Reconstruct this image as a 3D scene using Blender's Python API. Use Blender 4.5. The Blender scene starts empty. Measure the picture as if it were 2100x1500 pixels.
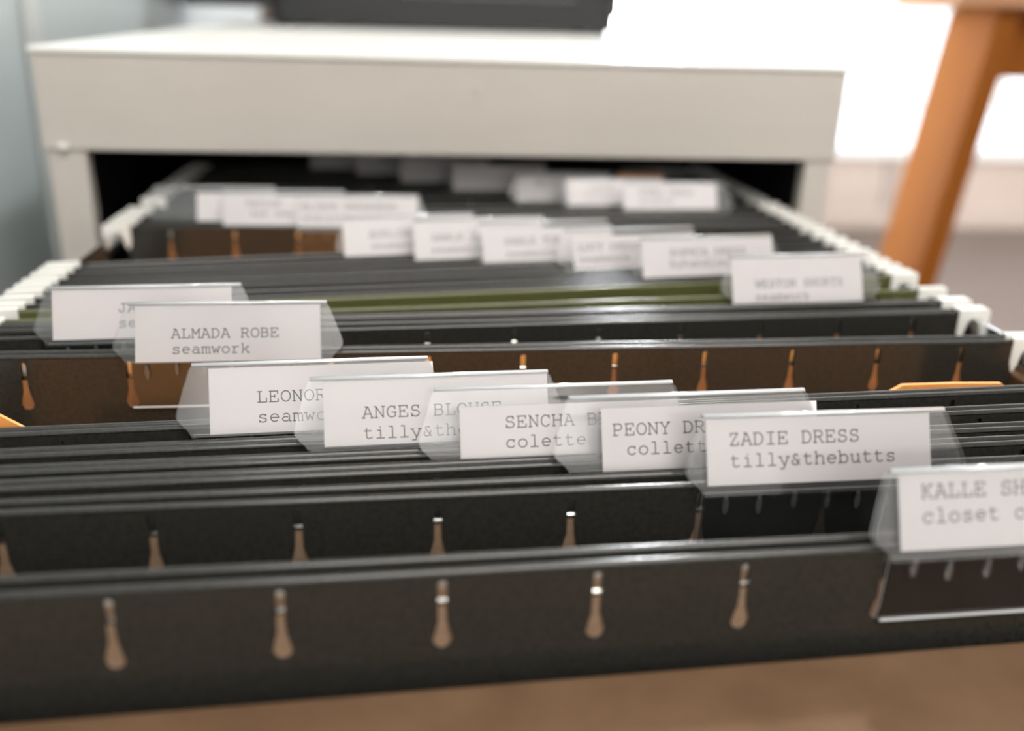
import bpy, bmesh, math, random
from mathutils import Matrix, Vector

# ------------------------------------------------------------------ camera, light, exposure
scene = bpy.context.scene
S = 0.001            # everything below is written in millimetres; z = 0 is the folder rods
Z0 = 620.0           # height of the folder rods above the floor
R = math.radians

yaw, pitch, roll = 0.1140, 0.3506, 0.0299
fw = Vector((math.sin(yaw) * math.cos(pitch), math.cos(yaw) * math.cos(pitch), -math.sin(pitch)))
rt = Vector((math.cos(yaw), -math.sin(yaw), 0))
up = rt.cross(fw)
rt2 = math.cos(roll) * rt + math.sin(roll) * up
up2 = -math.sin(roll) * rt + math.cos(roll) * up
cam_d = bpy.data.cameras.new('camera')
cam = bpy.data.objects.new('camera', cam_d)
scene.collection.objects.link(cam)
M = Matrix((rt2, up2, -fw)).transposed().to_4x4()
M.translation = Vector((-31.17, -266.3, 85.26 + Z0)) * S
cam.matrix_world = M
cam_d.sensor_width = 36
cam_d.lens = 1936.3 / 2100 * 36
cam_d.clip_start = 0.01
cam_d.dof.use_dof = True
cam_d.dof.focus_distance = 0.219
cam_d.dof.aperture_fstop = 7.0
scene.camera = cam

world = bpy.data.worlds.new('sky'); scene.world = world
world.use_nodes = True
bg = world.node_tree.nodes['Background']
bg.inputs[0].default_value = (0.93, 0.97, 1.0, 1)
bg.inputs[1].default_value = 38.0


def area(name, loc, rot, sx, sy, power, col=(1, 1, 1), portal=False):
    d = bpy.data.lights.new(name, 'AREA'); d.shape = 'RECTANGLE'
    d.size = sx * S; d.size_y = sy * S; d.energy = power; d.color = col
    o = bpy.data.objects.new(name, d); scene.collection.objects.link(o)
    o.location = Vector((loc[0], loc[1], loc[2] + Z0)) * S; o.rotation_euler = rot
    if portal: d.cycles.is_portal = True
    return o


area('window_portal', (1750, 3330, 660), (R(-90), 0, 0), 2300, 2000, 1, portal=True)
area('added_window_portal', (-300, 2050, 600), (0, R(-90), 0), 1800, 1700, 1, portal=True)  # sky portal for the added, unseen left window
area('overhead_fill_light', (250, -900, 1740), (0, 0, 0), 1500, 900, 47, (1.0, 0.955, 0.92))  # unseen fill added above and behind the camera to brighten the papers
streak_area = area('added_streak_light', (610, 1500, 1740), (R(-42), 0, R(-17)), 110, 220, 14, (0.96, 0.99, 1.0))  # unseen light added to lay a bright streak on the folder folds
streak_area.data.spread = R(100)
area('rear_fill_light', (-100, -1750, 500), (R(90), 0, 0), 1300, 1300, 4.0, (1.0, 0.97, 0.96))  # soft fill added behind the camera; the wall there has no window

scene.view_settings.view_transform = 'Standard'
scene.view_settings.look = 'None'
scene.view_settings.exposure = 0.0
scene.view_settings.gamma = 1
scene.view_settings.use_curve_mapping = False
scene.cycles.transparent_max_bounces = 48
scene.cycles.max_bounces = 10
scene.cycles.sample_clamp_indirect = 6

# ------------------------------------------------------------------ materials
def mat(name, col, rough=0.5, metal=0.0, spec=0.5, noise=None, bump=None, coat=0.0):
    """noise=(scale, second colour, detail, stretch)  bump=(scale, strength)"""
    m = bpy.data.materials.new(name); m.use_nodes = True
    nt = m.node_tree; b = nt.nodes['Principled BSDF']
    b.inputs['Base Color'].default_value = (*col, 1)
    b.inputs['Roughness'].default_value = rough
    b.inputs['Metallic'].default_value = metal
    b.inputs['Specular IOR Level'].default_value = spec
    b.inputs['Coat Weight'].default_value = coat
    b.inputs['Coat Roughness'].default_value = 0.15
    tc = nt.nodes.new('ShaderNodeTexCoord')
    if noise:
        sc, c2, det, st = noise
        mp = nt.nodes.new('ShaderNodeMapping'); mp.inputs['Scale'].default_value = st
        n = nt.nodes.new('ShaderNodeTexNoise'); n.inputs['Scale'].default_value = sc; n.inputs['Detail'].default_value = det
        r = nt.nodes.new('ShaderNodeValToRGB')
        r.color_ramp.elements[0].position = 0.35; r.color_ramp.elements[1].position = 0.65
        r.color_ramp.elements[0].color = (*col, 1); r.color_ramp.elements[1].color = (*c2, 1)
        nt.links.new(tc.outputs['Object'], mp.inputs[0]); nt.links.new(mp.outputs[0], n.inputs[0])
        nt.links.new(n.outputs[0], r.inputs[0]); nt.links.new(r.outputs[0], b.inputs['Base Color'])
    if bump:
        n2 = nt.nodes.new('ShaderNodeTexNoise'); n2.inputs['Scale'].default_value = bump[0]; n2.inputs['Detail'].default_value = 3
        bp = nt.nodes.new('ShaderNodeBump'); bp.inputs['Strength'].default_value = bump[1]; bp.inputs['Distance'].default_value = 0.0002
        nt.links.new(tc.outputs['Object'], n2.inputs[0]); nt.links.new(n2.outputs[0], bp.inputs['Height'])
        nt.links.new(bp.outputs[0], b.inputs['Normal'])
    return m


def plastic(name, haze, rough, tint=(1, 1, 1), spec=0.5, hazecol=(0.9, 0.92, 0.93)):
    m = bpy.data.materials.new(name); m.use_nodes = True
    nt = m.node_tree; nt.nodes.clear()
    o = nt.nodes.new('ShaderNodeOutputMaterial')
    t = nt.nodes.new('ShaderNodeBsdfTransparent'); t.inputs[0].default_value = (*tint, 1)
    d = nt.nodes.new('ShaderNodeBsdfDiffuse'); d.inputs[0].default_value = (*hazecol, 1)
    g = nt.nodes.new('ShaderNodeBsdfGlossy'); g.inputs['Roughness'].default_value = rough
    f = nt.nodes.new('ShaderNodeFresnel'); f.inputs[0].default_value = 1.5
    mu = nt.nodes.new('ShaderNodeMath'); mu.operation = 'MULTIPLY'; mu.inputs[1].default_value = spec * 2
    m1 = nt.nodes.new('ShaderNodeMixShader'); m1.inputs[0].default_value = haze
    m2 = nt.nodes.new('ShaderNodeMixShader')
    nt.links.new(t.outputs[0], m1.inputs[1]); nt.links.new(d.outputs[0], m1.inputs[2])
    nt.links.new(f.outputs[0], mu.inputs[0]); nt.links.new(mu.outputs[0], m2.inputs[0])
    nt.links.new(m1.outputs[0], m2.inputs[1]); nt.links.new(g.outputs[0], m2.inputs[2])
    nt.links.new(m2.outputs[0], o.inputs[0])
    return m


GRAIN = (1, 1, 1)
m_folder = mat('dark_folder_card', (0.022, 0.0215, 0.018), 0.15, spec=0.55, noise=(900, (0.031, 0.030, 0.026), 3, GRAIN), bump=(2500, 0.04))
m_green = mat('green_folder_card', (0.080, 0.084, 0.030), 0.15, spec=0.5, noise=(900, (0.095, 0.10, 0.036), 3, GRAIN), bump=(2500, 0.04))
m_steel = mat('folder_rod_steel', (0.80, 0.78, 0.74), 0.22, metal=1.0)
m_chrome = mat('rail_steel', (0.85, 0.86, 0.87), 0.15, metal=1.0)
m_hook = mat('white_hook_plastic', (0.80, 0.79, 0.74), 0.35)
m_paper = mat('white_paper', (0.88, 0.835, 0.83), 0.7, spec=0.2, noise=(60, (0.90, 0.855, 0.85), 2, GRAIN))
m_ink = mat('typewriter_ink', (0.035, 0.035, 0.038), 0.8, spec=0.1)
m_sleeve = plastic('clear_tab_plastic', 0.017, 0.09)
m_ridge = plastic('highlight_plastic', 0.62, 0.10, spec=1.2)  # white haze painted in for the bright highlight on ridge and rim
m_edge = plastic('cut_plastic_edge', 0.85, 0.2)
m_flap = plastic('clear_flap_plastic', 0.012, 0.06, spec=0.9)
m_rib = plastic('moulded_plastic_rib', 0.06, 0.12, spec=0.9)
m_kraft = mat('brown_kraft', (0.22, 0.14, 0.085), 0.7, noise=(120, (0.27, 0.175, 0.11), 4, (1, 1, 4)))
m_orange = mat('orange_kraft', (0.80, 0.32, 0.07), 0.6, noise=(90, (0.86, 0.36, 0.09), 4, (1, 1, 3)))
m_mdf = mat('brown_fibreboard', (0.118, 0.066, 0.034), 0.8, spec=0.2, noise=(75, (0.148, 0.086, 0.047), 5, GRAIN), bump=(1200, 0.3))
m_white = mat('cream_white_paint', (0.55, 0.51, 0.46), 0.4, noise=(14, (0.575, 0.535, 0.485), 3, (1, 1, 3)), bump=(60, 0.4))
m_whitetop = mat('window_lit_gloss_paint', (0.86, 0.85, 0.80), 0.28, noise=(9, (0.88, 0.87, 0.82), 2, GRAIN))  # window brightness put into the colour, lighter than the front paint
m_dark = mat('shade_black_board', (0.010, 0.010, 0.011), 0.7)  # shade inside the cabinet put into a near-black colour
m_wall = mat('grey_blue_wall', (0.43, 0.485, 0.49), 0.6, noise=(1.6, (0.46, 0.515, 0.52), 2, GRAIN))
m_trimg = mat('grey_trim', (0.50, 0.53, 0.52), 0.5)
m_beige = mat('beige_wall', (0.47, 0.39, 0.34), 0.7, noise=(2, (0.51, 0.42, 0.365), 2, (1, 1, 6)))
m_floor = mat('beige_floor', (0.118, 0.088, 0.072), 0.6, noise=(3, (0.132, 0.098, 0.08), 3, (1, 5, 1)))
m_ceil = mat('white_ceiling', (0.8, 0.79, 0.77), 0.8)
m_frame = mat('white_window_paint', (0.8, 0.8, 0.78), 0.4)
m_wood = mat('varnished_pine', (0.25, 0.074, 0.009), 0.4, spec=0.12, noise=(16, (0.31, 0.103, 0.015), 4, (1, 1, 0.06)), coat=0.0)
m_wood2 = mat('table_top_wood', (0.52, 0.27, 0.14), 0.35, noise=(14, (0.60, 0.33, 0.19), 4, (0.1, 1, 1)), coat=0.3)
m_black = mat('black_device_plastic', (0.020, 0.020, 0.021), 0.45, bump=(2500, 0.2))
m_black2 = mat('glossy_black_plastic', (0.012, 0.012, 0.013), 0.15)
m_rubber = mat('black_rubber', (0.012, 0.012, 0.012), 0.7)
m_cord = mat('grey_cord', (0.16, 0.15, 0.15), 0.6)
m_glass = plastic('clear_window_glass', 0.0, 0.02)
m_tint = plastic('sky_dimming_glass', 0.0, 0.02, tint=(0.27, 0.27, 0.275))  # tint added to dim the sky so the clear strip stays brightest
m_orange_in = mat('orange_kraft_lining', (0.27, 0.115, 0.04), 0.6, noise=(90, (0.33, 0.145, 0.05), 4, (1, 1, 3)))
m_putty = mat('paint_blob', (0.72, 0.69, 0.63), 0.3)

# ------------------------------------------------------------------ helpers
C = scene.collection


def link_mesh(name, bm_or_me, m, parent=None, loc=None, rotz=0):
    if isinstance(bm_or_me, bmesh.types.BMesh):
        me = bpy.data.meshes.new(name); bm_or_me.to_mesh(me); bm_or_me.free()
    else:
        me = bm_or_me
    if m and not me.materials:
        for mm in (m if isinstance(m, (list, tuple)) else [m]): me.materials.append(mm)
    o = bpy.data.objects.new(name, me); C.objects.link(o)
    if parent: o.parent = parent
    if loc is not None: o.location = Vector(loc) * S
    if rotz: o.rotation_euler.z = rotz
    return o


def tag(o, label=None, cat=None, group=None, kind=None):
    if label: o['label'] = label
    if cat: o['category'] = cat
    if group: o['group'] = group
    if kind: o['kind'] = kind
    return o


def empty(name, loc=(0, 0, 0), rotz=0):
    o = bpy.data.objects.new(name, None); C.objects.link(o)
    o.empty_display_size = 0.02
    o.location = Vector((loc[0], loc[1], loc[2] + Z0)) * S; o.rotation_euler.z = rotz
    return o


def struct(name, bm, m):
    o = link_mesh(name, bm, m, loc=(0, 0, Z0)); o['kind'] = 'structure'
    return o


def box(x0, x1, y0, y1, z0, z1, bev=0.0, bm=None, seg=2):
    bm = bm or bmesh.new()
    r = bmesh.ops.create_cube(bm, size=1)
    vs = r['verts']
    for v in vs:
        v.co = Vector((x0 if v.co.x < 0 else x1, y0 if v.co.y < 0 else y1, z0 if v.co.z < 0 else z1)) * S
    if bev:
        es = list({e for v in vs for e in v.link_edges})
        bmesh.ops.bevel(bm, geom=es, offset=bev * S, segments=seg, affect='EDGES', profile=0.5)
    return bm


def prism(pts, y0, y1, bm=None, axis='Y'):
    """closed outline pts in (x, z) extruded from y0 to y1 (or along X / Z)."""
    bm = bm or bmesh.new()
    def P(a, b, c):
        if axis == 'Y': return Vector((a, c, b)) * S
        if axis == 'X': return Vector((c, a, b)) * S
        return Vector((a, b, c)) * S
    A = [bm.verts.new(P(a, b, y0)) for a, b in pts]
    B = [bm.verts.new(P(a, b, y1)) for a, b in pts]
    bm.faces.new(A); bm.faces.new(B[::-1])
    n = len(pts)
    for i in range(n):
        bm.faces.new((A[i], B[i], B[(i + 1) % n], A[(i + 1) % n]))
    bmesh.ops.recalc_face_normals(bm, faces=bm.faces)
    return bm


def tube(path, r, n=10, bm=None, cap=True):
    bm = bm or bmesh.new()
    path = [Vector(p) for p in path]
    rings = []
    for i, p in enumerate(path):
        d = (path[min(i + 1, len(path) - 1)] - path[max(i - 1, 0)]).normalized()
        a = d.orthogonal().normalized() if abs(d.x) < 0.9 else Vector((0, 0, 1))
        a = (a - d * a.dot(d)).normalized(); b = d.cross(a)
        rings.append([bm.verts.new((p + (a * math.cos(t) + b * math.sin(t)) * r) * S) for t in [2 * math.pi * k / n for k in range(n)]])
    for r0, r1 in zip(rings, rings[1:]):
        for k in range(n):
            bm.faces.new((r0[k], r0[(k + 1) % n], r1[(k + 1) % n], r1[k]))
    if cap:
        bm.faces.new(rings[0][::-1]); bm.faces.new(rings[-1])
    bmesh.ops.recalc_face_normals(bm, faces=bm.faces)
    return bm


def smooth(o, ang=40):
    for p in o.data.polygons: p.use_smooth = True
    try:
        o.data.set_sharp_from_angle(angle=R(ang))
    except Exception:
        pass
    return o


def outline_with_holes(outer, holes, half):
    """flat sheet with holes, extruded to thickness 2*half -> list of verts, faces in (x, z) plane."""
    cu = bpy.data.curves.new('tmp', 'CURVE'); cu.dimensions = '2D'; cu.fill_mode = 'BOTH'
    cu.extrude = half * S
    for loop in [outer] + holes:
        sp = cu.splines.new('POLY'); sp.points.add(len(loop) - 1)
        for p, (x, z) in zip(sp.points, loop): p.co = (x * S, z * S, 0, 1)
        sp.use_cyclic_u = True
    ob = bpy.data.objects.new('tmp', cu)
    C.objects.link(ob)
    dg = bpy.context.evaluated_depsgraph_get()
    me = bpy.data.meshes.new_from_object(ob.evaluated_get(dg))
    bpy.data.objects.remove(ob); bpy.data.curves.remove(cu)
    me.transform(Matrix.Rotation(R(90), 4, 'X'))
    return me


# ------------------------------------------------------------------ room
XL, XR, YB, YF, ZF, ZC = -240, 3000, 3150, -1800, -620, 1780
struct('floor', box(XL - 60, XR + 60, YF - 60, YB + 200, ZF - 40, ZF), m_floor)
struct('ceiling', box(XL - 60, XR + 60, YF - 60, YB + 200, ZC, ZC + 40), m_ceil)
LY0, LY1, LZ0, LZ1 = 1200, 2900, -300, 1500
bm = box(XL - 50, XL, YF, LY0, ZF, ZC)
box(XL - 50, XL, LY1, YB, ZF, ZC, bm=bm)
box(XL - 50, XL, LY0, LY1, ZF, LZ0, bm=bm)
box(XL - 50, XL, LY0, LY1, LZ1, ZC, bm=bm)
struct('wall_left', bm, m_wall)
struct('trim_1', box(XL, XL + 4, 305, 326, ZF, ZC, 0.8), m_trimg)
struct('wall_right', box(XR, XR + 50, YF, YB, ZF, ZC), m_beige)
struct('wall_front', box(XL - 50, XR + 50, YF - 50, YF, ZF, ZC), m_ceil)
WX0, WX1, WZ0, WZ1 = 600, 2900, -341, 1660
bm = box(XL - 50, XR + 50, YB, YB + 90, ZF, WZ0)
box(XL - 50, XR + 50, YB, YB + 90, WZ1, ZC, bm=bm)
box(XL - 50, WX0, YB, YB + 90, WZ0, WZ1, bm=bm)
box(WX1, XR + 50, YB, YB + 90, WZ0, WZ1, bm=bm)
struct('wall_back', bm, m_beige)
struct('baseboard_back', box(XL, XR, YB - 14, YB, ZF, ZF + 75, 3), m_beige)
win = link_mesh('window_1', None or (lambda: (box(WX0, WX1, YB + 20, YB + 60, WZ0, WZ0 + 12, bm=(b := bmesh.new())),
                                           box(WX0, WX1, YB + 20, YB + 60, WZ1 - 40, WZ1, bm=b),
                                           box(WX0, WX0 + 40, YB + 20, YB + 60, WZ0, WZ1, bm=b),
                                           box(WX1 - 40, WX1, YB + 20, YB + 60, WZ0, WZ1, bm=b), b)[-1])(), m_frame, loc=(0, 0, Z0))
win['kind'] = 'structure'
link_mesh('muntin', box(WX0 + 40, WX1 - 40, YB + 30, YB + 50, -176, -160, 2), m_frame, win)
for x in (1400, 2150):
    link_mesh('mullion', box(x, x + 30, YB + 28, YB + 52, -160, WZ1 - 40, 2), m_frame, win)
link_mesh('window_sill', box(WX0 - 30, WX1 + 30, YB - 22, YB + 20, WZ0 - 16, WZ0, 3), m_frame, win)
link_mesh('mullion', box(795, 810, YB + 28, YB + 52, WZ0 + 12, WZ1 - 40, 2), m_frame, win)
link_mesh('pane', box(WX0 + 40, 795, YB + 38, YB + 41, -160, WZ1 - 40), m_glass, win)  # clear strip added to feed the streak on the folder tops
for x0, x1, z0, z1 in ((810, 1400, -160, WZ1 - 40), (1430, 2150, -160, WZ1 - 40), (2180, WX1 - 40, -160, WZ1 - 40), (WX0 + 40, WX1 - 40, WZ0 + 12, -176)):
    link_mesh('pane', box(x0, x1, YB + 38, YB + 41, z0, z1), m_tint, win)

bm = box(XL - 40, XL - 12, LY0, LY1, LZ0, LZ0 + 40)
box(XL - 40, XL - 12, LY0, LY1, LZ1 - 40, LZ1, bm=bm)
box(XL - 40, XL - 12, LY0, LY0 + 40, LZ0 + 40, LZ1 - 40, bm=bm)
box(XL - 40, XL - 12, LY1 - 40, LY1, LZ0 + 40, LZ1 - 40, bm=bm)
win2 = struct('added_side_window', bm, m_frame)  # unseen window added to light the left face of the table leg
link_mesh('pane', box(XL - 28, XL - 25, LY0 + 40, LY1 - 40, LZ0 + 40, LZ1 - 40), m_glass, win2)

# ------------------------------------------------------------------ cabinet (slightly out of level with the drawer)
cab = empty('filing_cabinet', (-8, 194, 0))
cab.rotation_euler.x = R(0.8)
tag(cab, 'cream-white painted wooden filing cabinet with its drawer pulled out, against the grey wall', 'cabinet')
cab.location.z = (Z0) * S
L0, R0 = -189, 189
DEP = 560
zb = 23.4; zt = 68.5
link_mesh('front_beam', box(L0, R0, -1.0, 20, zb, zt - 2.5, 0.9), m_white, cab)
link_mesh('front_post', box(L0 + 1, -171, 0, 9, -600, zb, 0.8), m_white, cab)
link_mesh('front_post', box(174, R0 - 1, 0, 9, -600, zb, 0.8), m_white, cab)
link_mesh('top_board', box(L0 - 1, R0 + 1, -2, DEP, zt - 2.4, zt + 0.2, 1.0), m_whitetop, cab)
link_mesh('side_panel', box(L0 + 1, L0 + 9, 9, DEP - 6, -600, zt - 2.4), m_white, cab)
link_mesh('side_panel', box(R0 - 9, R0 - 1, 9, DEP - 6, -600, zt - 2.4), m_white, cab)
link_mesh('back_panel', box(L0 + 1, R0 - 1, DEP - 6, DEP, -600, zt - 2.4), m_white, cab)
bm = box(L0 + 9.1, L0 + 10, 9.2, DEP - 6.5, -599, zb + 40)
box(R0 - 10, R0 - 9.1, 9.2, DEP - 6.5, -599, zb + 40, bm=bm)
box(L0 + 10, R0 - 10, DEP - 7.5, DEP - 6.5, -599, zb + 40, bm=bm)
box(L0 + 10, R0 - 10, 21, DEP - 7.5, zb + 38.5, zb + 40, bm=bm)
link_mesh('shade_lining', bm, m_dark, cab)  # near-black sheets standing in for the shade inside the opening
bm = bmesh.new(); bmesh.ops.create_uvsphere(bm, u_segments=12, v_segments=8, radius=2.2 * S)
bmesh.ops.scale(bm, vec=(1.3, .5, .9), verts=bm.verts)
smooth(link_mesh('paint_drip', bm, m_putty, cab, loc=(-180.5, -1.4, zb + 1.5)))
bm = bmesh.new(); bmesh.ops.create_uvsphere(bm, u_segments=12, v_segments=8, radius=1.5 * S)
bmesh.ops.scale(bm, vec=(1.2, .4, .8), verts=bm.verts)
smooth(link_mesh('nail_head', bm, m_white, cab, loc=(9, -1.2, zt - 14.5)))

# printer-like device on top of it
dev = empty('black_printer', (0, 620, 0))
tag(dev, 'black plastic desktop printer standing on top of the white cabinet', 'printer')
zd = 75.9
dev.rotation_euler.x = R(0.8)


def rounded(x0, x1, y0, y1, r, n=5):
    pts = []
    for cx, cy, a in ((x1 - r, y1 - r, 0), (x0 + r, y1 - r, 90), (x0 + r, y0 + r, 180), (x1 - r, y0 + r, 270)):
        for k in range(n + 1):
            t = R(a + 90 * k / n); pts.append((cx + r * math.cos(t), cy + r * math.sin(t)))
    return pts


smooth(link_mesh('base', prism(rounded(-150, 156, 0, 120, 16), zd + 1.5, zd + 30, axis='Z'), m_black, dev))
smooth(link_mesh('body', prism(rounded(-226, 162, 12, 124, 14), zd + 14, zd + 120, axis='Z'), m_black, dev))
link_mesh('output_slot', box(-40, 120, -1.0, 6, zd + 22, zd + 29, 1), m_black2, dev)
link_mesh('control_panel', box(-30, 110, 9, 13, zd + 38, zd + 70, 1), m_black2, dev)
for x in (-138, 142):
    for y in (12, 108):
        bm = bmesh.new(); bmesh.ops.create_cone(bm, cap_ends=True, segments=14, radius1=7 * S, radius2=8 * S, depth=3 * S)
        link_mesh('foot', bm, m_rubber, dev, loc=(x, y, zd + .3))

# ------------------------------------------------------------------ wooden table on the right
tab_t = empty('wooden_table', (560, 750, -620))
tag(tab_t, 'varnished orange-brown wooden table with a wide plank leg, right edge of the picture', 'table')


def T(x, y, z): return (x - 560, y - 750, z + 620)


def leg_mesh(x, y, w=26, dpt=100, lean=0.13, top=112, mirror=1):
    bm = bmesh.new()
    q = []
    for z in (-620, top):
        sh = lean * (z - 40) * mirror
        q.append([bm.verts.new(Vector(T(a + sh, b, z)) * S) for a, b in ((x, y), (x + w, y), (x + w, y + dpt), (x, y + dpt))])
    bm.faces.new(q[0][::-1]); bm.faces.new(q[1])
    for k in range(4): bm.faces.new((q[0][k], q[0][(k + 1) % 4], q[1][(k + 1) % 4], q[1][k]))
    bmesh.ops.bevel(bm, geom=bm.edges[:], offset=2 * S, segments=2, affect='EDGES')
    bmesh.ops.recalc_face_normals(bm, faces=bm.faces)
    return bm


link_mesh('leg', leg_mesh(588, 750), m_wood, tab_t)
link_mesh('leg', leg_mesh(1700, 750, mirror=-1), m_wood, tab_t)
ax, ay, az = T(606, 765, 40)
link_mesh('apron', box(ax, ax + 1080, ay, ay + 20, az, az + 72, 2), m_wood, tab_t)
ax, ay, az = T(545, 738, 112)
link_mesh('tabletop', box(ax, ax + 1220, ay, ay + 150, az, az + 24, 3), m_wood2, tab_t)

# cord hanging under the window
cp = [(1738 + 8 * math.sin(t * 2.4), 3128, -352 - t * 190) for t in [k / 12 for k in range(13)]]
tag(smooth(link_mesh('electric_cable', tube(cp, 4.5), m_cord, loc=(0, 0, Z0))), 'thin grey cord hanging in a curve below the window, left of the table leg', 'cord')

# ------------------------------------------------------------------ drawer
drw = empty('file_drawer', (0, 0, 0))
tag(drw, 'pulled-out wooden file drawer with steel rails and a raw brown board front', 'drawer')
fr = link_mesh('front_board', box(-172, 172, -27, 0, -250, -20, 1.2), m_mdf, drw, loc=(0, -134.4, 0), rotz=math.atan(0.052))
link_mesh('side_board', box(149.2, 157, -124, 470, -250, -10.7, 0.6), m_mdf, drw)
link_mesh('side_board', box(-157, -148.5, -140, 470, -250, -24, 0.6), m_mdf, drw)
link_mesh('back_board', box(-148.4, 148.4, 456, 466, -250, -20, 0.6), m_mdf, drw)
link_mesh('bottom_board', box(-148.4, 148.4, -124, 456, -250, -244), m_mdf, drw)
for sx in (-1, 1):
    link_mesh('rail', box(sx * 153.8 - 0.8, sx * 153.8 + 0.8, -128, 462, -10.5, -2.6, 0.45, seg=3), m_chrome, drw)

# ------------------------------------------------------------------ hanging folders
SP = 26.3            # slot spacing
HW = 149.0
HT = 150.0           # panel height
TH = 0.22            # half thickness
RA = 0.95            # fold radius


def slot(x, rng):
    tw = rng.uniform(-.12, .12)
    pts = [(-0.75, -2.3), (-0.2, -1.9), (0.6, -2.0), (0.8, -2.6), (0.72, -7.5), (0.85, -10.0), (1.35, -12.2), (1.7, -13.4),
           (1.25, -14.7), (0.2, -15.2), (-1.0, -14.9), (-1.65, -13.7), (-1.35, -12.2), (-0.8, -10.0), (-0.72, -7.5), (-0.8, -4.5)]
    return [(x + a + tw * (-b) / 14 + rng.uniform(-.07, .07), b) for a, b in pts]


def panel_mesh(name, m, seed):
    rng = random.Random(seed)
    outer = [(-HW, -1.0), (HW, -1.0), (HW - 0.3, -12), (HW - 4.0, -22), (HW - 4.2, -HT), (-HW + 4.2, -HT), (-HW + 4.0, -22), (-HW + 0.3, -12)]
    me = outline_with_holes(outer, [slot(i * SP, rng) for i in range(-5, 6)], TH)
    bm = bmesh.new(); bm.from_mesh(me); bpy.data.meshes.remove(me)
    bmesh.ops.remove_doubles(bm, verts=bm.verts, dist=1e-7)
    bmesh.ops.translate(bm, verts=bm.verts, vec=(0, -(RA - TH) * S, 0))
    # fold over the rod, slightly wavy along its length
    N = 60
    prof = []
    for k in range(9):
        t = R(180 - 180 * k / 8); prof.append((RA * math.cos(t), RA * math.sin(t) - 1.0))
    prof.append((RA, -14)); prof.append((RA - 2 * TH, -14))
    for k in range(9):
        t = R(180 * k / 8); prof.append(((RA - 2 * TH) * math.cos(t), (RA - 2 * TH) * math.sin(t) - 1.0))
    rows = []
    for i in range(N + 1):
        x = -HW + 2 * HW * i / N
        rows.append([bm.verts.new(Vector((x, a, b)) * S) for a, b in prof])
    n = len(prof)
    for r0, r1 in zip(rows, rows[1:]):
        for k in range(n):
            bm.faces.new((r0[k], r0[(k + 1) % n], r1[(k + 1) % n], r1[k]))
    for row in (rows[0], rows[-1]): bm.faces.new(row)
    bmesh.ops.recalc_face_normals(bm, faces=bm.faces)
    out = bpy.data.meshes.new(name); bm.to_mesh(out); bm.free(); out.materials.append(m)
    for p in out.polygons: p.use_smooth = abs(p.normal.z) > 0.02 and abs(p.normal.x) < 0.5
    return out


pm = [panel_mesh('dark_panel', m_folder, s) for s in (1, 2, 3)]
pg = panel_mesh('green_panel', m_green, 5)


def rod_mesh():
    bm = box(-HW - 1, HW + 1, -0.35, 0.35, -6.0, -1.4, 0.15)
    tube([(-HW - 1, -0.15, -6.1), (HW + 1, -0.15, -6.1)], 0.55, 8, bm=bm)
    me = bpy.data.meshes.new('rod'); bm.to_mesh(me); bm.free(); me.materials.append(m_steel)
    for p in me.polygons: p.use_smooth = abs(p.normal.x) < .5
    return me


def hook_mesh(sx):
    c = 153.8
    pts = [(147.5, 0.5), (158.0, 0.5), (158.9, -0.3), (158.9, -6.2), (158.2, -7.0), (157.1, -6.6)]
    for k in range(9):
        t = R(0 + 180 * k / 8); pts.append((c + 3.2 * math.cos(t), -5.7 + 3.2 * math.sin(t)))
    pts += [(150.2, -7.6), (149.2, -10.0), (148.4, -10.0), (147.5, -7.0)]
    bm = prism([(sx * a, b) for a, b in pts], -1.2, 1.2)
    bmesh.ops.bevel(bm, geom=[e for e in bm.edges if abs((e.verts[0].co - e.verts[1].co).y) < 1e-6], offset=0.22 * S, segments=2, affect='EDGES')
    me = bpy.data.meshes.new('hook'); bm.to_mesh(me); bm.free(); me.materials.append(m_hook)
    for p in me.polygons: p.use_smooth = True
    me.set_sharp_from_angle(angle=R(50))
    return me


rodm = rod_mesh(); hookm = [hook_mesh(-1), hook_mesh(1)]


def line(yl, yr):
    m = (yr - yl) / (2 * HW)
    return (yl + yr) / 2, m


ROD = {}


def add_rod(parent, yl, yr, me, back, py):
    c, m = line(yl, yr)
    a = math.atan(m); sc = math.sqrt(1 + m * m)
    p = link_mesh('back_panel' if back else 'front_panel', me, None, parent, loc=(0, c - py, 0), rotz=a)
    p.scale = (sc, -1 if back else 1, 1)
    r = link_mesh('rod', rodm, None, parent, loc=(0, c - py, 0), rotz=a); r.scale.x = sc
    for h in hookm:
        link_mesh('hook', h, None, r)
    return c, m


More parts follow.
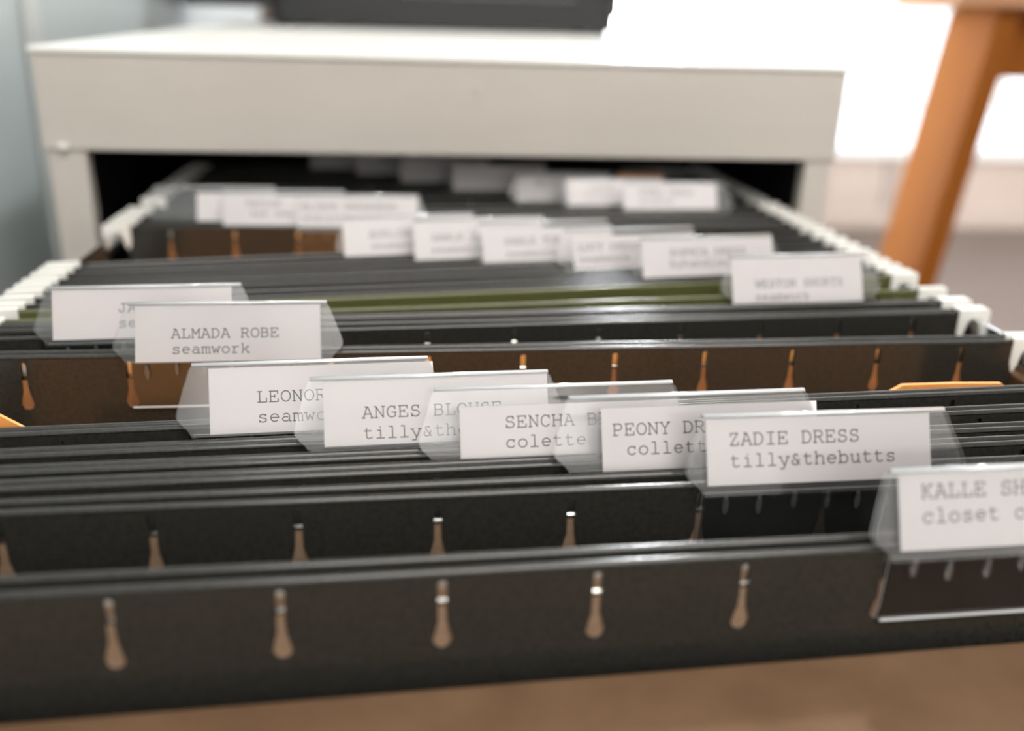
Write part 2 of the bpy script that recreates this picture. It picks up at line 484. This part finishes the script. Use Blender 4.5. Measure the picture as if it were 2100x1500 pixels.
# key: (front rod at left, right), (back rod at left, right), label
FD = [
    ('F', (-136.2, -124.2), (-131.4, -120.6), 'dark grey hanging folder nearest the camera, right behind the brown drawer front', 'd'),
    ('E', (-109.0, -98.0), (-105.3, -91.6), 'dark grey hanging folder second from the front, wide slotted face above the first', 'd'),
    ('D', (-100.4, -83.6), (-97.6, -81.0), 'dark grey hanging folder whose tab title starts with P, third from the front', 'd'),
    ('C', (-93.6, -76.1), (-91.2, -73.6), 'dark grey hanging folder fourth from the front, just behind the one with the P title', 'd'),
    ('B', (-86.2, -65.6), (-83.5, -63.0), 'dark grey hanging folder fifth from the front, its tab title half covered', 'd'),
    ('A', (-75.1, -53.6), (-72.4, -51.2), 'dark grey hanging folder at the front edge of the wide gap with orange envelopes', 'd'),
    ('K', (-23.7, -15.9), (-20.3, -11.8), 'dark grey hanging folder facing the wide gap, its full slotted face tinted warm', 'd'),
    ('J', (-8.6, 13.7), (-1.2, 16.4), 'dark grey hanging folder with a slotted face directly behind the warm-tinted one', 'd'),
    ('H', (2.6, 24.6), (5.0, 27.0), 'dark grey hanging folder squeezed between the slotted face and the olive green folder', 'd'),
    ('G', (7.6, 40.2), (17.5, 60.0), 'olive green hanging folder, the only green one in the drawer', 'g'),
    ('L8', (23.3, 65.0), (30.7, 73.0), 'dark grey hanging folder right behind the olive green one', 'd'),
    ('L6', (38.6, 82.0), (45.7, 91.6), 'dark grey hanging folder second behind the olive green one', 'd'),
    ('L4', (52.5, 99.0), (60.9, 109.6), 'dark grey hanging folder third behind the olive green one', 'd'),
    ('L2', (68.0, 121.0), (74.6, 134.0), 'dark grey hanging folder closing the row in front of the second gap', 'd'),
    ('L', (140.1, 147.4), (149.4, 158.0), 'dark grey hanging folder behind the second gap, its slotted face partly visible at left', 'd'),
    ('M2', (157.5, 169.0), (160.5, 178.0), 'dark grey hanging folder one behind the slotted face of the second gap', 'd'),
    ('M3', (167.0, 190.0), (178.5, 203.0), 'dark grey hanging folder at the cabinet mouth, carrying two of the right rear tabs', 'd'),
    ('M4', (203.0, 220.0), (214.0, 231.0), 'dark grey hanging folder just inside the cabinet mouth, carrying the leftmost right rear tab', 'd'),
    ('M5', (225.5, 243.0), (239.0, 255.0), 'dark grey hanging folder in the cabinet shade with the brightest dim tab', 'd'),
    ('M6', (254.0, 270.0), (268.0, 283.0), 'dark grey hanging folder in the cabinet shade with the second dim tab', 'd'),
    ('M7', (281.0, 297.0), (292.0, 306.0), 'dark grey hanging folder in the cabinet shade with the third dim tab', 'd'),
    ('M8', (301.0, 315.0), (314.0, 328.0), 'dark grey hanging folder deepest in the cabinet shade that still shows a tab', 'd'),
]
for i, (key, f, b, lab, col) in enumerate(FD):
    c0, m0 = line(*f)
    fo = empty('hanging_folder', (0, c0, 0))
    tag(fo, lab, 'folder', 'hanging folders in the drawer')
    me = pg if col == 'g' else pm[i % 3]
    me2 = pg if col == 'g' else pm[(i + 1) % 3]
    ROD[key] = add_rod(fo, *f, me, False, c0)
    ROD[key + 'b'] = add_rod(fo, *b, me2, True, c0)

# ------------------------------------------------------------------ envelopes of kraft paper
def envelope(key, label, m, xs, ztops, dy, th=0.5, h=110, lean=0.0, cat='envelope', name='kraft_envelope', group=None):
    c, mm = ROD[key]
    pts = list(zip(xs, ztops)) + [(xs[-1], -h), (xs[0], -h)]
    bm = prism(pts, -th / 2, th / 2)
    o = link_mesh(name, bm, m)
    xc = 0
    o.location = Vector((0, c + dy, Z0)) * S
    o.rotation_euler = (lean, 0, math.atan(mm))
    tag(o, label, cat, group)
    return o


envelope('F', 'brown kraft envelope inside the frontmost folder, seen through its slots', m_kraft, [-140, 140], [-6.9, -6.9], -0.28, th=0.4)
envelope('E', 'brown kraft envelope inside the second folder, seen through its slots', m_kraft, [-138, 138], [-6.9, -6.9], -0.28, th=0.4)
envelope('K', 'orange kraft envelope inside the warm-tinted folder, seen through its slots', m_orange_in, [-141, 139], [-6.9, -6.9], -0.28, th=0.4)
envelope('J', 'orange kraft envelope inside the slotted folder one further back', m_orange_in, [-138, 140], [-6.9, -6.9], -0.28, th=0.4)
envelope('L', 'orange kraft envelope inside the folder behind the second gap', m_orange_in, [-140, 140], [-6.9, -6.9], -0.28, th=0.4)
# standing in the wide gap
envelope('Ab', 'orange envelope with a rounded flap peeking over the gap edge at far left', m_orange,
         [-146, -141, -135, -128, -121, -115, -60, 20], [3.6, 3.9, 3.7, 3.0, 1.6, -2.5, -5, -6], 4.0, th=1.0, lean=-0.02)
envelope('Ab', 'orange envelope with a slanted corner peeking over the gap edge at right', m_orange,
         [28, 88, 92.5, 95.5, 110, 124, 128, 140], [-5, -4, -2.0, -0.4, -0.5, -1.0, -4, -5], 4.5, th=1.2, lean=-0.02)
envelope('Ab', 'orange envelope filling the wide gap behind the other two orange ones', m_orange,
         [-142, 45], [-9, -9], 9.0, th=2.0, lean=0.18, h=75)
envelope('L2b', 'orange envelope standing in the second gap in front of the slotted face', m_orange,
         [-140, 130], [-9, -9], 5.0, th=2.0, lean=0.3, h=70)
envelope('M4', 'small orange-tan envelope edge above the right rear tabs', m_orange,
         [74, 76, 101, 104], [-4, 12, 12, -4], 3.2, th=1.2, h=60)

# ------------------------------------------------------------------ typewriter letters (strokes with slab serifs)
def arc(cx, cy, rx, ry, a0, a1, n=12):
    return [(cx + rx * math.cos(R(a0 + (a1 - a0) * k / n)), cy + ry * math.sin(R(a0 + (a1 - a0) * k / n))) for k in range(n + 1)]


def hs(x, y, w=0.8): return [(x - w, y), (x + w, y)]


G = {
    'A': [[(0.6, 0), (2.7, 6), (3.1, 6), (5.4, 0)], [(1.5, 6), (3.1, 6)], [(1.5, 2.1), (4.5, 2.1)], hs(.7, 0), hs(5.3, 0)],
    'B': [[(1, 0), (1, 6)], [(.3, 6), (3.3, 6)] + arc(3.3, 4.6, 1.5, 1.4, 90, -90) + [(1, 3.2)], [(3.3, 3.2)] + arc(3.4, 1.6, 1.8, 1.6, 90, -90) + [(.3, 0)]],
    'C': [arc(3, 3, 2.4, 3, 40, 320, 16), [(4.9, 6), (4.9, 4.3)]],
    'D': [[(1, 0), (1, 6)], [(.3, 6), (2.6, 6)] + arc(2.6, 3, 2.6, 3, 90, -90) + [(.3, 0)]],
    'E': [[(1.1, 0), (1.1, 6)], [(.4, 6), (5, 6), (5, 4.6)], [(.4, 0), (5.2, 0), (5.2, 1.6)], [(1.1, 3.1), (3.4, 3.1)], [(3.4, 2.3), (3.4, 3.9)]],
    'F': [[(1.3, 0), (1.3, 6)], [(.5, 6), (5.2, 6), (5.2, 4.6)], [(.5, 0), (2.9, 0)], [(1.3, 3.1), (3.6, 3.1)], [(3.6, 2.3), (3.6, 3.9)]],
    'G': [arc(3, 3, 2.4, 3, 45, 270, 14) + [(5, .5), (5, 2.6)], [(3.2, 2.6), (5.6, 2.6)], [(4.8, 6), (4.8, 4.4)]],
    'H': [[(1, 0), (1, 6)], [(5, 0), (5, 6)], [(1, 3.1), (5, 3.1)], hs(1, 0), hs(1, 6), hs(5, 0), hs(5, 6)],
    'I': [[(3, 0), (3, 6)], [(1.1, 0), (4.9, 0)], [(1.1, 6), (4.9, 6)]],
    'J': [[(2.4, 6), (5.4, 6)], [(4.1, 6), (4.1, 2)] + arc(2.5, 1.9, 1.6, 1.9, 0, -150, 8) + [(.8, 2)]],
    'K': [[(1, 0), (1, 6)], [(4.9, 6), (1, 2.7)], [(2.3, 3.8), (4.4, .0), (5.5, 0)], hs(1, 0), hs(1, 6), hs(4.7, 6)],
    'L': [[(1.6, 0), (1.6, 6)], hs(1.6, 6, 1.1), [(.5, 0), (5.3, 0), (5.3, 2)]],
    'M': [[(.9, 0), (.9, 6), (3, 2.4), (5.1, 6), (5.1, 0)], [(.1, 6), (.9, 6)], [(5.1, 6), (5.9, 6)], hs(.8, 0), hs(5.2, 0)],
    'N': [[(1, 0), (1, 6), (4.9, 0), (4.9, 6)], [(.2, 6), (1, 6)], hs(1, 0), hs(4.9, 6)],
    'O': [arc(3, 3, 2.5, 3, 0, 360, 20)],
    'P': [[(1.1, 0), (1.1, 6)], [(.4, 6), (3.4, 6)] + arc(3.4, 4.4, 1.7, 1.6, 90, -90) + [(1.1, 2.8)], [(.4, 0), (2.9, 0)]],
    'R': [[(1, 0), (1, 6)], [(.3, 6), (3.2, 6)] + arc(3.2, 4.5, 1.6, 1.5, 90, -90) + [(1, 3)], [(3, 3), (4.8, 0), (5.7, 0)], hs(1, 0)],
    'S': [arc(3, 4.5, 1.9, 1.5, 30, 250, 10) + arc(3, 1.6, 2.1, 1.6, 80, -150, 12), [(4.7, 6), (4.7, 4.5)], [(1, 0), (1, 1.6)]],
    'T': [[(3, 0), (3, 6)], [(.8, 4.3), (.8, 6), (5.2, 6), (5.2, 4.3)], hs(3, 0, 1.2)],
    'U': [[(1, 6), (1, 2)] + arc(3, 2, 2, 2, 180, 360, 10) + [(5, 6)], hs(1, 6), hs(5, 6)],
    'V': [[(.7, 6), (3, 0), (5.3, 6)], hs(.8, 6), hs(5.2, 6)],
    'W': [[(.6, 6), (1.6, 0), (3, 4), (4.4, 0), (5.4, 6)], hs(.7, 6), hs(5.3, 6)],
    'Y': [[(.8, 6), (3, 2.9), (5.2, 6)], [(3, 2.9), (3, 0)], hs(.9, 6), hs(5.1, 6), hs(3, 0, 1.1)],
    'Z': [[(1.1, 4.5), (1.1, 6), (4.8, 6), (1, 0), (5, 0), (5, 1.6)]],
    'a': [arc(2.9, 3, 1.7, 1.3, 150, 0, 8) + [(4.6, .7), (4.7, 0), (5.6, 0)], arc(2.6, 1.25, 1.8, 1.25, 50, 330, 12) + [(4.6, 1.3)]],
    'b': [[(.2, 6.2), (1.1, 6.2), (1.1, 0), (.2, 0)], arc(3.1, 2.15, 2.1, 2.15, 160, -160, 14)],
    'c': [arc(3.1, 2.15, 2.2, 2.15, 35, 325, 14), [(4.8, 4.3), (4.8, 3)]],
    'd': [[(3.9, 6.2), (4.8, 6.2), (4.8, 0), (5.7, 0)], arc(2.8, 2.15, 2.1, 2.15, 20, 340, 14)],
    'e': [[(.9, 2.3), (5.1, 2.3)] + arc(3, 2.2, 2.15, 2.1, 0, 315, 16)],
    'g': [[(5.6, 4.2), (4.7, 4.2), (4.7, -.6)] + arc(3.1, -.6, 1.6, 1.3, 0, -120, 8) + [(1.4, -1.8)], arc(2.8, 2.2, 2, 2.1, 20, 340, 14)],
    'h': [[(.3, 6.2), (1.1, 6.2), (1.1, 0)], arc(3, 2.7, 1.8, 1.6, 165, 0, 10) + [(4.8, 0)], hs(1.1, 0), hs(4.8, 0)],
    'i': [[(1.5, 4.3), (3.1, 4.3), (3.1, 0)], [(1, 0), (5.1, 0)], [(2.9, 5.7), (3.1, 6.1)]],
    'k': [[(.5, 6.2), (1.3, 6.2), (1.3, 0), (.5, 0)], [(4.9, 4.2), (1.3, 1.7)], [(2.7, 2.7), (5, 0)], hs(4.6, 4.2, .7), hs(4.9, 0, .7)],
    'l': [[(1.4, 6.2), (3.1, 6.2), (3.1, 0)], [(1, 0), (5.1, 0)]],
    'm': [[(.1, 4.2), (.8, 4.2), (.8, 0)], arc(1.95, 3, 1.15, 1.3, 170, 0, 8) + [(3.1, 0)], arc(4.2, 3, 1.1, 1.3, 170, 0, 8) + [(5.3, 0)], hs(.8, 0, .6), hs(3.3, 0, .4), hs(5.4, 0, .5)],
    'n': [[(.3, 4.2), (1.2, 4.2), (1.2, 0)], arc(3, 2.7, 1.8, 1.6, 165, 0, 10) + [(4.8, 0)], hs(1.2, 0), hs(4.8, 0)],
    'o': [arc(3, 2.15, 2.3, 2.15, 0, 360, 18)],
    'r': [[(.8, 4.2), (2, 4.2), (2, 0)], [(.8, 0), (3.8, 0)], arc(4, 2.6, 2, 1.7, 165, 60, 8)],
    's': [arc(3, 3.25, 1.7, 1, 30, 260, 10) + arc(3, 1.1, 1.9, 1.1, 85, -150, 10), [(4.6, 4.3), (4.6, 3.3)], [(1.2, 0), (1.2, 1)]],
    't': [[(2, 5.7), (2, 1)] + arc(3.2, 1.1, 1.2, 1.1, 180, 300, 6) + [(5, .5)], [(.8, 4.2), (4.5, 4.2)]],
    'u': [[(.3, 4.2), (1.2, 4.2), (1.2, 1.5)] + arc(2.8, 1.5, 1.6, 1.5, 180, 320, 8) + [(4.7, 1.4)], [(3.9, 4.2), (4.7, 4.2), (4.7, 0), (5.6, 0)]],
    'v': [[(.9, 4.2), (3, 0), (5.1, 4.2)], hs(.9, 4.2), hs(5.1, 4.2)],
    'w': [[(.7, 4.2), (1.8, 0), (3, 3.2), (4.2, 0), (5.3, 4.2)], hs(.7, 4.2), hs(5.3, 4.2)],
    'y': [[(.9, 4.2), (3.1, 0)], [(5.2, 4.2), (2.7, -1.8), (.9, -1.8)], hs(.9, 4.2), hs(5.1, 4.2)],
    '&': [[(5, 3.2), (4.1, 3.2), (2, 3.2)][:0] or arc(2.9, 4.2, 1.1, 1.1, 20, 230, 8) + [(4.9, 0)], arc(2.5, 1.3, 1.6, 1.35, 130, 330, 10) + [(4.7, 2.8)]],
}
U = 0.39             # one letter unit in mm
PITCH = 2.54


def text_bm(bm, s, x, z, y, w=0.24, sc=1.0):
    for i, ch in enumerate(s):
        for st in G.get(ch, []):
            pts = [Vector((x + (i * PITCH + 0.1 + a * U) * sc, z + b * U * sc)) for a, b in st]
            for p, q in zip(pts, pts[1:]):
                d = q - p
                if d.length < 1e-6: continue
                d.normalize(); n = Vector((-d.y, d.x)) * w / 2; e = d * w / 3
                vs = [bm.verts.new(Vector((v.x, y, v.y)) * S) for v in (p - e + n, p - e - n, q + e - n, q + e + n)]
                bm.faces.new(vs)
    return bm


# ------------------------------------------------------------------ index tabs
W2 = 2 * SP


def sleeve_outline():
    pts = [(0.0, -2.6), (-1.0, -1.0), (-2.6, 0.6), (-3.2, 1.5), (-3.35, 2.4), (-3.1, 3.6), (-0.4, 12.4), (0.2, 13.0)]
    pts += [(51.6, 13.0), (52.3, 12.4), (55.6, 3.8), (55.9, 2.6), (55.7, 1.6), (55.0, 0.5), (53.4, -1.2), (52.6, -2.6)]
    return pts


def sheet(pts, y0, y1):
    me = bpy.data.meshes.new('sheet')
    bm = prism(pts, y0, y1)
    bm.faces.ensure_lookup_table()
    for f in bm.faces:
        f.material_index = 1 if abs(f.normal.y) < 0.5 else 0
    bm.to_mesh(me); bm.free()
    me.materials.append(m_sleeve); me.materials.append(m_edge)
    return me


front_me = sheet(sleeve_outline(), -1.15, -0.95)
# rear layer meets the front one at the ridge and spreads below
rear_me = sheet([(a, b) for a, b in sleeve_outline() if b > -1.1], 0.55, 0.75)
ridge_bm = bmesh.new()
prof = [(-1.15, 12.9)] + [(-0.2 + 0.95 * math.cos(R(t)), 12.9 + 0.9 * math.sin(R(t))) for t in (157, 135, 112, 90, 67, 45, 22)] + [(0.75, 12.9), (0.5, 12.9)] + \
       [(-0.2 + 0.7 * math.cos(R(t)), 12.85 + 0.65 * math.sin(R(t))) for t in (22, 45, 67, 90, 112, 135, 157)] + [(-0.9, 12.9)]
prism(prof, 0.2, 51.8, bm=ridge_bm, axis='X')
ridge_me = bpy.data.meshes.new('ridge'); ridge_bm.to_mesh(ridge_bm and ridge_me); ridge_bm.free(); ridge_me.materials.append(m_ridge)
for p in ridge_me.polygons: p.use_smooth = abs(p.normal.x) < .5

fl = [(0.0, 0.4), (-0.3, -9.5), (-0.8, -12.0), (0.2, -12.6), (1.2, -12.9), (51.4, -12.9), (52.4, -12.6), (53.4, -12.0), (52.9, -9.5), (52.6, 0.4)]
flap_bm = prism(fl, -0.12, 0.12)
for f in flap_bm.faces: f.material_index = 1 if abs(f.normal.y) < 0.5 else 0
flap_me = bpy.data.meshes.new('flap'); flap_bm.to_mesh(flap_me); flap_bm.free(); flap_me.materials.append(m_flap); flap_me.materials.append(m_edge)
rim_bm = tube([(0.2, -0.1, -12.5), (52.4, -0.1, -12.5)], 0.28, 8)
rim_me = bpy.data.meshes.new('rim'); rim_bm.to_mesh(rim_me); rim_bm.free(); rim_me.materials.append(m_ridge)
rib_bm = bmesh.new(); bmesh.ops.create_uvsphere(rib_bm, u_segments=10, v_segments=8, radius=1 * S)
bmesh.ops.scale(rib_bm, vec=(0.75, 0.4, 2.2), verts=rib_bm.verts)
rib_me = bpy.data.meshes.new('rib'); rib_bm.to_mesh(rib_me); rib_bm.free(); rib_me.materials.append(m_rib)
for p in rib_me.polygons: p.use_smooth = True


def index_tab(key, u0, label, paper, lines, ribs=True, tilt=22, sc=1.0):
    """u0: left leg along the rod; paper=(u left, u right, v bottom, v top) ; lines=[(text, u, v)]"""
    c, m = ROD[key]
    a = math.atan(m)
    u = Vector((math.cos(a), math.sin(a), 0))
    base = Vector((0, c, 0)) + u * u0
    t = empty('index_tab', base, a)
    tag(t, label, 'index tab', 'plastic index tabs on the folders')
    ti = R(-tilt)
    yo = -1.0
    sl = link_mesh('front_sheet', front_me, None, t, loc=(0, yo, 0)); sl.rotation_euler.x = ti
    rs = link_mesh('rear_sheet', rear_me, None, t, loc=(0, yo, 0)); rs.rotation_euler.x = ti
    rd = link_mesh('ridge', ridge_me, None, t, loc=(0, yo, 0)); rd.rotation_euler.x = ti
    fp = link_mesh('flap', flap_me, None, t, loc=(0, -1.35, -2.4))
    link_mesh('rim', rim_me, None, fp)
    if ribs:
        rng = random.Random(int(u0 * 10 + c))
        for k in range(7):
            link_mesh('rib', rib_me, None, t, loc=(5 + k * 7.1 + rng.uniform(-.4, .4), -1.65, -4.0 - rng.uniform(0, 1.2)))
    p0, p1, v0, v1 = paper
    pp = link_mesh('paper_insert', box(p0 - u0, p1 - u0, -0.72, -0.60, v0, v1), m_paper, t, loc=(0, yo, 0)); pp.rotation_euler.x = ti
    bm = bmesh.new()
    for s, x, v in lines: text_bm(bm, s, x - u0, v, -0.735, sc=sc)
    if lines: link_mesh('lettering', bm, m_ink, pp)
    return t


index_tab('F', 52.6, 'index tab cut off by the right edge, nearest and most blurred of the front tabs', (54.1, 101.5, -0.8, 13.0), [('KALLE SHIRT', 58.3, 8.4), ('closet case', 58.2, 4.0)])
index_tab('E', 26.3, 'index tab fully readable at right, title word DRESS on the second folder', (27.0, 74.7, -0.5, 12.7), [('ZADIE DRESS', 31.5, 7.4), ('tilly&thebutts', 31.6, 3.1)])
index_tab('D', 1.2, 'index tab just left of the readable DRESS one, overlapped by its left end', (8.0, 55.6, -2.2, 10.9), [('PEONY DRESS', 10.2, 5.2), ('collette', 13.0, 1.1)])
index_tab('C', -26.3, 'index tab with a bare strip above its low-slipped paper, fourth from right in front row', (-21.1, 26.6, -2.6, 9.5), [('SENCHA BLOUSE', -11.7, 4.8), ('colette', -11.7, 0.6)])
index_tab('B', -52.6, 'index tab with its title word BLOUSE half covered by the next tab, front row centre', (-49.7, -1.0, -1.2, 13.0), [('ANGES BLOUSE', -41.7, 4.6), ('tilly&thebutts', -41.7, 0.2)])
index_tab('A', -78.9, 'leftmost index tab of the overlapping front row, below the ROBE tab', (-75.2, -26.0, -2.1, 12.4), [('LEONOR', -65.2, 4.6), ('seamwork', -65.2, 0.2)])
index_tab('K', -105.2, 'sharp index tab titled with the word ROBE at left', (-103.0, -55.1, -2.2, 12.7), [('ALMADA ROBE', -93.9, 4.1), ('seamwork', -93.9, 0.0)])
index_tab('J', -130.6, 'index tab titled with the word TEE at far left, behind the ROBE tab', (-129.2, -81.4, -1.1, 12.7), [('JANE TEE', -112.2, 6.2), ('seamwork', -112.2, 2.0)])
index_tab('G', 76.8, 'index tab titled with the word SHORTS at right, on the green folder', (77.2, 125.8, -3.2, 12.6), [('WESTON SHORTS', 85.5, 2.5), ('seamwork', 85.2, -2.0)], ribs=False)
index_tab('L8b', 53.0, 'rightmost index tab of the blurred middle row, left of the SHORTS tab', (52.8, 105.0, -1.0, 12.6), [('SOPHIA DRESS', 63.6, 6.6), ('byhandlondon', 63.5, 2.6)])
index_tab('L6b', 26.8, 'second index tab from right in the blurred middle row', (29.8, 79.0, -1.4, 11.0), [('LUCY DRESS', 31.6, 5.5), ('seamwork', 31.7, 1.1)])
index_tab('L4b', -4.4, 'middle index tab of five in the blurred middle row', (-3.8, 49.0, -1.9, 11.0), [('SABLE TOP', 4.9, 4.8), ('seamwork', 5.3, 0.1)])
index_tab('L2', -29.4, 'second index tab from left in the blurred middle row', (-29.8, 22.0, -2.0, 12.7), [('SABLE JEAN', -23.1, 5.1), ('seamwork', -23.5, 0.5)])
index_tab('L2b', -56.9, 'leftmost index tab of the blurred middle row, above the orange face', (-57.2, -6.0, -1.6, 12.5), [('ADELINE', -47.5, 5.3), ('seamwork', -46.9, 0.8)])
index_tab('L', -78.7, 'index tab of the rear left cluster with two long text lines, rightmost of three', (-78.5, -27.4, -0.6, 12.4), [('ELINOR UNDERWEAR', -77.0, 7.0), ('everything habits', -76.5, 2.2)])
index_tab('Lb', -111.2, 'middle index tab of the rear left cluster of three', (-111.0, -60.0, -2.4, 11.4), [('TAYLOR', -101.8, 6.5), ('see sew', -99.8, 2.3)])
index_tab('M2', -142.0, 'rear left index tab with a bare grey left end, leftmost of three', (-123.8, -90.0, -2.6, 10.8), [])
index_tab('M3', 73.6, 'rightmost index tab of the rear right row at the cabinet mouth', (72.9, 121.0, 0.0, 13.2), [('ETHEL DRESS', 80.9, 7.2), ('colette', 80.7, 3.0)], ribs=False)
index_tab('M3b', 46.6, 'middle index tab of the rear right row at the cabinet mouth', (46.8, 96.0, 0.0, 13.6), [('LILOU', 58.0, 7.0), ('tilly', 56.0, 3.0)], ribs=False)
index_tab('M4', 22.8, 'leftmost index tab of the rear right row at the cabinet mouth', (23.4, 72.0, -1.4, 12.2), [('HETTY', 33.0, 6.6)], ribs=False)
index_tab('M4b', 81.0, 'empty clear index tab behind the rear right row, without paper', (84, 86, 0, 3), [], ribs=False)
index_tab('M5', -8.6, 'index tab in the cabinet shade, rightmost and brightest of four', (-8.2, 41.5, 0.0, 13.8), [], ribs=False)
index_tab('M6', -36.0, 'index tab in the cabinet shade, second from right of four', (-35.5, 13.0, 0.0, 13.6), [], ribs=False)
index_tab('M7', -61.5, 'index tab in the cabinet shade, third from right of four', (-61.0, -12.0, 0.0, 13.6), [], ribs=False)
index_tab('M8', -89.0, 'index tab in the cabinet shade, leftmost and darkest of four', (-88.5, -40.0, 0.0, 13.6), [], ribs=False)
